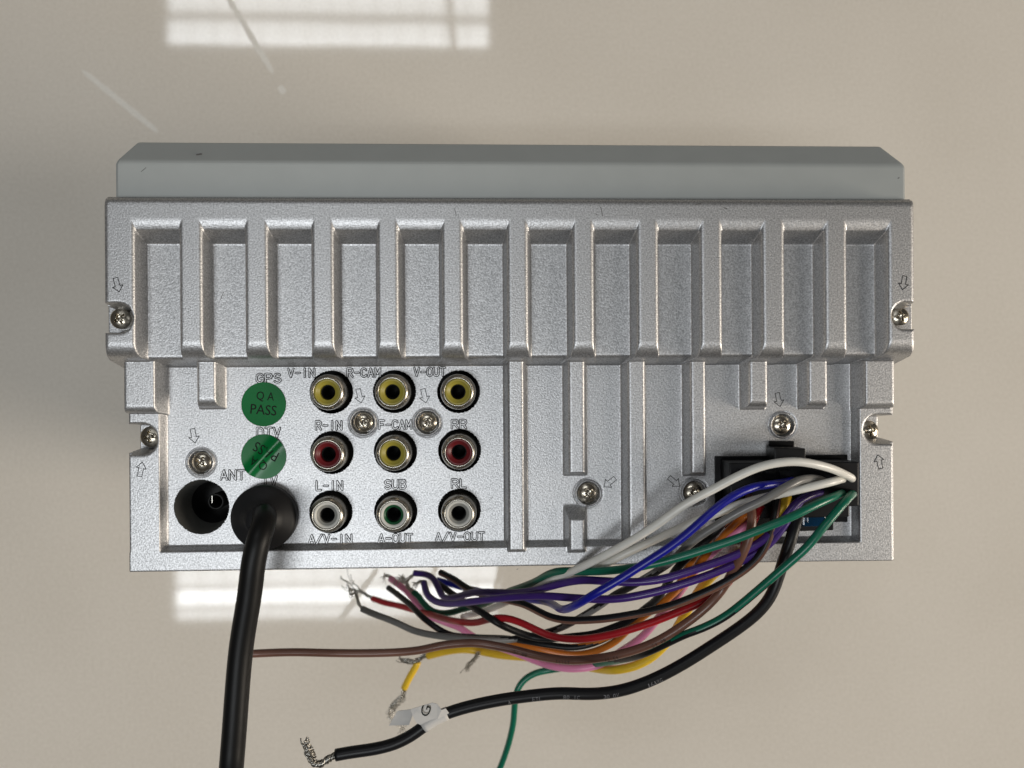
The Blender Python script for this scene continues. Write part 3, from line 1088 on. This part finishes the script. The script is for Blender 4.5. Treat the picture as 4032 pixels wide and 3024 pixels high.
# purples
p1, cp1 = wire('wire', 'purple', [(3230, 1935, 146), (3200, 1945, 148.5), (3141, 1975, 150), (3073, 2060, 150.5), (3000, 2130, 150.5), (2950, 2160, 150.5), (2896, 2186, 150.5), (2797, 2222, 150.3), (2697, 2255, 150),
                                  (2598, 2282, 149.3), (2498, 2292, 148), (2399, 2289, 146), (2299, 2284, 143), (2230, 2293, 139), (2148, 2314, 134), (2094, 2327, 130), (2013, 2334, 124), (1904, 2331, 117), (1855, 2334, 113), (1815, 2345, 109),
                                  (1775, 2356, 105), (1744, 2350, 101), (1727, 2318, 98), (1709, 2281, 95), (1680, 2262, 92), (1631, 2257, 90)], label='upper purple wire, hooked back at its end')
p2, cp2 = wire('wire', 'purple', [(3160, 1960, 146), (3130, 2000, 148.5), (3075, 2085, 149), (3020, 2150, 149), (2960, 2188, 149), (2896, 2220, 149), (2797, 2262, 148.8), (2697, 2296, 148.2), (2598, 2326, 147.2), (2498, 2348, 146),
                                  (2447, 2356, 145), (2365, 2360, 143), (2257, 2354, 140), (2148, 2347, 136), (2040, 2350, 131), (1931, 2360, 125), (1842, 2371, 119), (1761, 2377, 112), (1711, 2366, 107), (1684, 2344, 104),
                                  (1673, 2317, 101), (1669, 2292, 99)], label='lower purple wire, curled up at its end')
# brown with black stripe
k5, ck5 = wire('wire', 'brown', [(3060, 1960, 146.5), (3058, 1990, 149.5), (3045, 2060, 150.5), (3021, 2133, 150.5), (2998, 2178, 150), (2956, 2224, 149.6), (2902, 2264, 149), (2834, 2304, 148), (2753, 2342, 146.6), (2644, 2384, 144.5),
                                 (2536, 2411, 142), (2400, 2434, 139), (2338, 2440, 137.5), (2230, 2442, 135), (2162, 2428, 132), (2121, 2408, 129.5), (2067, 2381, 125.5), (2000, 2364, 119), (1910, 2344, 109), (1840, 2316, 102), (1788, 2281, 97), (1734, 2254, 93)],
               stripe=([(0, -75), (1, -65)], 72), label='brown wire with a broad black stripe')
# red
r1, cr1 = wire('wire', 'red', [(2995, 1990, 145.5), (2985, 2010, 148), (2950, 2090, 148.5), (2915, 2200, 147), (2870, 2290, 145), (2807, 2346, 143), (2753, 2376, 142), (2671, 2409, 140), (2590, 2442, 138), (2508, 2470, 136), (2427, 2494, 134),
                               (2392, 2502, 133), (2284, 2517, 130), (2203, 2512, 128), (2148, 2497, 126.5), (2094, 2472, 125), (2040, 2447, 123), (1986, 2433, 121), (1931, 2437, 117), (1870, 2452, 112), (1815, 2449, 107),
                               (1750, 2436, 100), (1680, 2415, 92), (1604, 2395, 84), (1571, 2385, 81), (1517, 2374, 77), (1468, 2357, 73)], label='red wire')
# black thin
k3, ck3 = wire('wire', 'black', [(2905, 1990, 147), (2880, 2010, 149), (2830, 2080, 149), (2745, 2160, 147), (2665, 2238, 143), (2620, 2310, 138), (2585, 2360, 134), (2549, 2390, 131), (2468, 2448, 127), (2400, 2476, 125), (2340, 2496, 124),
                                 (2257, 2506, 122), (2150, 2515, 119), (2094, 2507, 118), (2013, 2479, 119.5), (1958, 2452, 121), (1904, 2417, 118), (1845, 2380, 110), (1790, 2345, 101), (1740, 2308, 95), (1712, 2290, 92)], label='thin black wire')
# oranges
o1, co1 = wire('wire', 'orange', [(2945, 1985, 146), (2930, 2000, 148.5), (2868, 2040, 149), (2800, 2110, 147.5), (2730, 2195, 144), (2690, 2270, 140), (2658, 2327, 136.5), (2603, 2376, 133), (2508, 2446, 128), (2460, 2492, 124.5), (2420, 2528, 122),
                                  (2338, 2566, 119), (2257, 2578, 117), (2175, 2568, 116), (2121, 2554, 115), (2040, 2536, 112), (1980, 2522, 108), (1930, 2515, 104)], label='orange wire')
o2, co2 = wire('wire', 'orange', [(2960, 2000, 146), (2945, 2020, 147.8), (2895, 2062, 148), (2850, 2110, 146.5), (2770, 2200, 143), (2690, 2300, 138), (2600, 2378, 132), (2508, 2440, 127), (2430, 2490, 123), (2330, 2535, 120), (2257, 2549, 119), (2148, 2538, 117),
                                  (2080, 2526, 115), (1990, 2514, 108), (1850, 2508, 103), (1761, 2496, 107), (1680, 2444, 105), (1612, 2378, 96), (1566, 2341, 89), (1530, 2315, 83)], stripe=([(0, 180), (.36, 180), (.5, -30), (1, -35)], 78), d=1.7,
               label='orange wire with a broad black stripe')
# pink
pk, cpk = wire('wire', 'pink', [(2970, 2030, 146), (2955, 2050, 147.5), (2930, 2080, 148), (2886, 2112, 147.5), (2820, 2160, 145), (2750, 2230, 140), (2685, 2319, 132), (2658, 2356, 129), (2603, 2420, 125), (2536, 2500, 120), (2495, 2533, 117.5), (2449, 2562, 114),
                                (2365, 2616, 112), (2257, 2633, 110), (2175, 2623, 107), (2121, 2606, 103), (2030, 2570, 99), (1930, 2535, 96), (1850, 2500, 95), (1815, 2472, 94), (1775, 2458, 93), (1720, 2437, 92), (1680, 2420, 91), (1650, 2388, 88),
                                (1612, 2337, 84), (1571, 2303, 80), (1539, 2279, 76)], d=2.0, label='pink wire')
# yellow
y1_, cy1 = wire('wire', 'yellow', [(3100, 1960, 146), (3088, 1985, 148), (3050, 2060, 148), (2960, 2150, 145), (2870, 2215, 139), (2807, 2265, 133), (2753, 2325, 129), (2715, 2390, 126), (2690, 2430, 125), (2655, 2490, 123), (2610, 2548, 121), (2560, 2592, 119.5), (2500, 2622, 118),
                                   (2430, 2637, 116), (2362, 2634, 110), (2250, 2612, 101), (2100, 2590, 94), (1958, 2577, 90), (1904, 2566, 88), (1850, 2557, 87), (1815, 2556, 86), (1761, 2563, 84), (1707, 2576, 82), (1685, 2582, 81)], d=2.35,
                label='long yellow wire')
y2_, cy2 = wire('wire', 'yellow', [(1645, 2606, 78), (1641, 2618, 78), (1609, 2673, 77), (1592, 2710, 76)], d=2.2, label='short yellow stub')
# brown thick with print
bn, cbn = wire('wire', 'brown', [(2950, 1960, 147), (2955, 1985, 150.5), (2962, 2060, 152), (2945, 2130, 151.5), (2920, 2190, 150.5), (2884, 2250, 148), (2847, 2317, 145.5), (2807, 2365, 145.5), (2753, 2415, 145), (2671, 2475, 143.5), (2590, 2523, 142),
                                 (2508, 2557, 140), (2427, 2579, 138), (2370, 2590, 136.5), (2248, 2600, 134), (2125, 2584, 131), (2003, 2553, 129), (1881, 2532, 127.5), (1815, 2533, 126.5), (1734, 2542, 126), (1653, 2560, 125),
                                 (1571, 2568, 124), (1436, 2572, 123), (1300, 2571, 122), (1150, 2568, 121), (1010, 2573, 120), (975, 2575, 120)], d=2.0, label='long brown wire with printed text')
# thick black
kb, ckb = wire('wire', 'black', [(3150, 2010, 143), (3140, 2030, 146.5), (3122, 2100, 148), (3096, 2175, 147.5), (3076, 2235, 147), (3056, 2300, 146.5), (3030, 2358, 146.5), (2981, 2416, 146.5), (2898, 2480, 146.5), (2815, 2535, 147), (2697, 2610, 147.5),
                                 (2573, 2675, 148), (2451, 2718, 148.5), (2329, 2733, 149), (2207, 2729, 149), (2085, 2740, 149), (1963, 2757, 149), (1841, 2783, 149), (1751, 2811, 149), (1690, 2842, 149), (1649, 2877, 149), (1609, 2904, 149),
                                 (1547, 2932, 149), (1466, 2951, 149), (1385, 2961, 149), (1322, 2973, 149)], d=2.6, label='heavy black earth wire with printed text', sm=14)

# stripped ends
def px_c(pts, step=0.25):
    return smooth_path(spline(px_path(pts), step), 2)


strands(kb, px_c([(1330, 2972, 149), (1300, 2984, 149), (1268, 3006, 149), (1240, 3006, 149), (1222, 2975, 149.6), (1208, 2935, 150), (1198, 2903, 150)]), 18, 0.72, 0.16, 3.2, 0.7)
cw = []
for i in range(70):
    s = i / 69
    b = at(1232 - 16 * s, 2996 - 46 * s, 149.6)
    a = s * 2 * PI * 5
    cw.append(b + Vector((math.cos(a) * 0.9, math.cos(a) * 0.3, math.sin(a) * 0.9)))
V, Fc, MI = tube_data(cw, 0.11, 5)
link('binding_strand', mesh('binding_strand', V, Fc, TINNED), kb)
strands(g1, px_c([(1432, 2400, 97), (1416, 2384, 95), (1406, 2352, 93), (1400, 2335, 92), (1384, 2345, 91), (1376, 2330, 90), (1390, 2318, 90)]), 9, 0.45, 0.1, 2.5, 0.9)
strands(r1, px_c([(1472, 2358, 73), (1440, 2340, 72), (1408, 2322, 71), (1380, 2305, 70), (1366, 2285, 69), (1372, 2265, 68)]), 12, 0.5, 0.1, 2.5, 3.4)
strands(pk, px_c([(1545, 2282, 76), (1530, 2268, 75), (1512, 2270, 74), (1498, 2285, 73)]), 10, 0.5, 0.1, 1.5, 2.2)
strands(n1, px_c([(1630, 2332, 87), (1612, 2318, 86), (1598, 2292, 85), (1580, 2280, 84), (1560, 2286, 83)]), 12, 0.7, 0.12, 2.5, 1.6)
strands(p1, px_c([(1634, 2257, 90), (1615, 2275, 89), (1598, 2285, 88), (1580, 2272, 87)]), 9, 0.5, 0.11, 2, 1.4)
strands(p2, px_c([(1669, 2294, 99), (1655, 2290, 97), (1640, 2300, 95), (1622, 2312, 93)]), 8, 0.45, 0.11, 2, 1.2)
strands(y1_, px_c([(1690, 2580, 81), (1668, 2584, 80), (1655, 2595, 79), (1620, 2606, 79), (1590, 2600, 78), (1560, 2585, 77)]), 14, 0.7, 0.13, 2.2, 0.9)
strands(y2_, px_c([(1593, 2708, 76), (1588, 2735, 75), (1586, 2756, 74)]), 12, 0.75, 0.12, 0.6, 0.2)
strands(y2_, px_c([(1587, 2750, 74), (1570, 2762, 73), (1548, 2785, 72), (1545, 2815, 71), (1560, 2838, 70)]), 18, 1.3, 0.09, 1.2, 3.0)
strands(y2_, px_c([(1590, 2850, 68), (1588, 2872, 67), (1582, 2892, 66)]), 5, 0.9, 0.1, 0.4, 0.8)
strands(pk, px_c([(1885, 2572, 96), (1868, 2598, 92), (1850, 2616, 89), (1838, 2636, 86), (1828, 2650, 84)]), 12, 0.65, 0.1, 1.5, 1.3)


# paper flag on the black wire
def sheet(name, pts, parent, label=None, th=0.12, m=PAPER):
    top = [at(*p) for p in pts]
    n = len(top)
    v = [tuple(p) for p in top] + [(p.x, p.y, p.z - th) for p in top]
    f = [tuple(range(n)), tuple(range(2 * n - 1, n - 1, -1))] + [(i, (i + 1) % n, n + (i + 1) % n, n + i) for i in range(n)]
    me = mesh(name, v, f, m, smooth=False)
    bm = bmesh.new(); bm.from_mesh(me); bmesh.ops.recalc_face_normals(bm, faces=bm.faces); bm.to_mesh(me); bm.free()
    return link(name, me, parent, label)


sl = [p for p in ckb if at(1770, 2803, 149).x >= p.x >= at(1668, 2858, 149).x]
V, Fc, MI = tube_data(sl, 1.42, 18)
link('tag_sleeve', mesh('tag_sleeve', V, Fc, PAPER), kb)
sheet('paper_tag', [(1663, 2858, 150.0), (1641, 2848, 150), (1626, 2822, 150), (1617, 2793, 150), (1652, 2782, 150.3), (1702, 2767, 150.7), (1722, 2772, 150.9), (1735, 2790, 151), (1738, 2796, 150.9), (1755, 2790, 150.8),
                    (1768, 2808, 150.4), (1720, 2838, 150.3)], kb)
sheet('tag_flap', [(1531, 2857, 147.6), (1611, 2855, 147.4), (1630, 2800, 148.0), (1617, 2793, 148.2), (1565, 2800, 148.0)], kb)
g = at(1676, 2799, 151.0)
put_text('printed_letter', 'G', (g.x, g.y, 151.0), 2.3, 2.0, math.radians(78), INK, kb)


def print_on(C, wd_list, r, m, parent, flip=False, off=0.0, height=1.1):
    """flat print laid along a wire, word by word, bent to the jacket"""
    for body, px in wd_list:
        i = min(range(len(C)), key=lambda j: abs(C[j].x - at(px, 2600, C[j].z).x))
        t = (C[min(i + 3, len(C) - 1)] - C[max(i - 3, 0)])
        a = math.atan2(t.y, t.x)
        if (abs(a) > PI / 2) != flip:
            a += PI
        # rows follow the centre line letter by letter
        L = 0.0
        n = len(body)
        adv = height * 0.86
        s0 = C[i]
        for j, ch in enumerate(body):
            if ch == ' ':
                continue
            q = s0 + Vector((math.cos(a), math.sin(a), 0)) * (j - (n - 1) / 2) * adv
            k = min(range(len(C)), key=lambda jj: (C[jj].xy - q.xy).length_squared)
            tt = (C[min(k + 2, len(C) - 1)] - C[max(k - 2, 0)])
            aa = math.atan2(tt.y, tt.x)
            if math.cos(aa - a) < 0:
                aa += PI
            nrm_ = Vector((-math.sin(aa), math.cos(aa), 0))
            ctr = C[k] + nrm_ * off

            def lift(x, y, ctr=C[k], nv=nrm_):
                u = (x - ctr.x) * nv.x + (y - ctr.y) * nv.y
                return math.sqrt(max(r * r - u * u, 0.02))
            put_text('printed_text', ch, (ctr.x, ctr.y, C[k].z + 0.11), height * (0.25 if ch in '°1I' else 0.62), height, aa, m, parent, lift=lift)


print_on(ckb, [('A', 2006), ('ETL', 2105), ('80°C', 2245), ('300V', 2405), ('16AWG', 2570)], 1.3, PRINT_L, kb, off=-0.35, height=0.95)
print_on(cbn, [('80°C', 2045), ('20AWG', 2210), ('300V', 2400), ('80°C', 2590)], 1.0, PRINT_D, bn, flip=True, off=0.25, height=0.85)
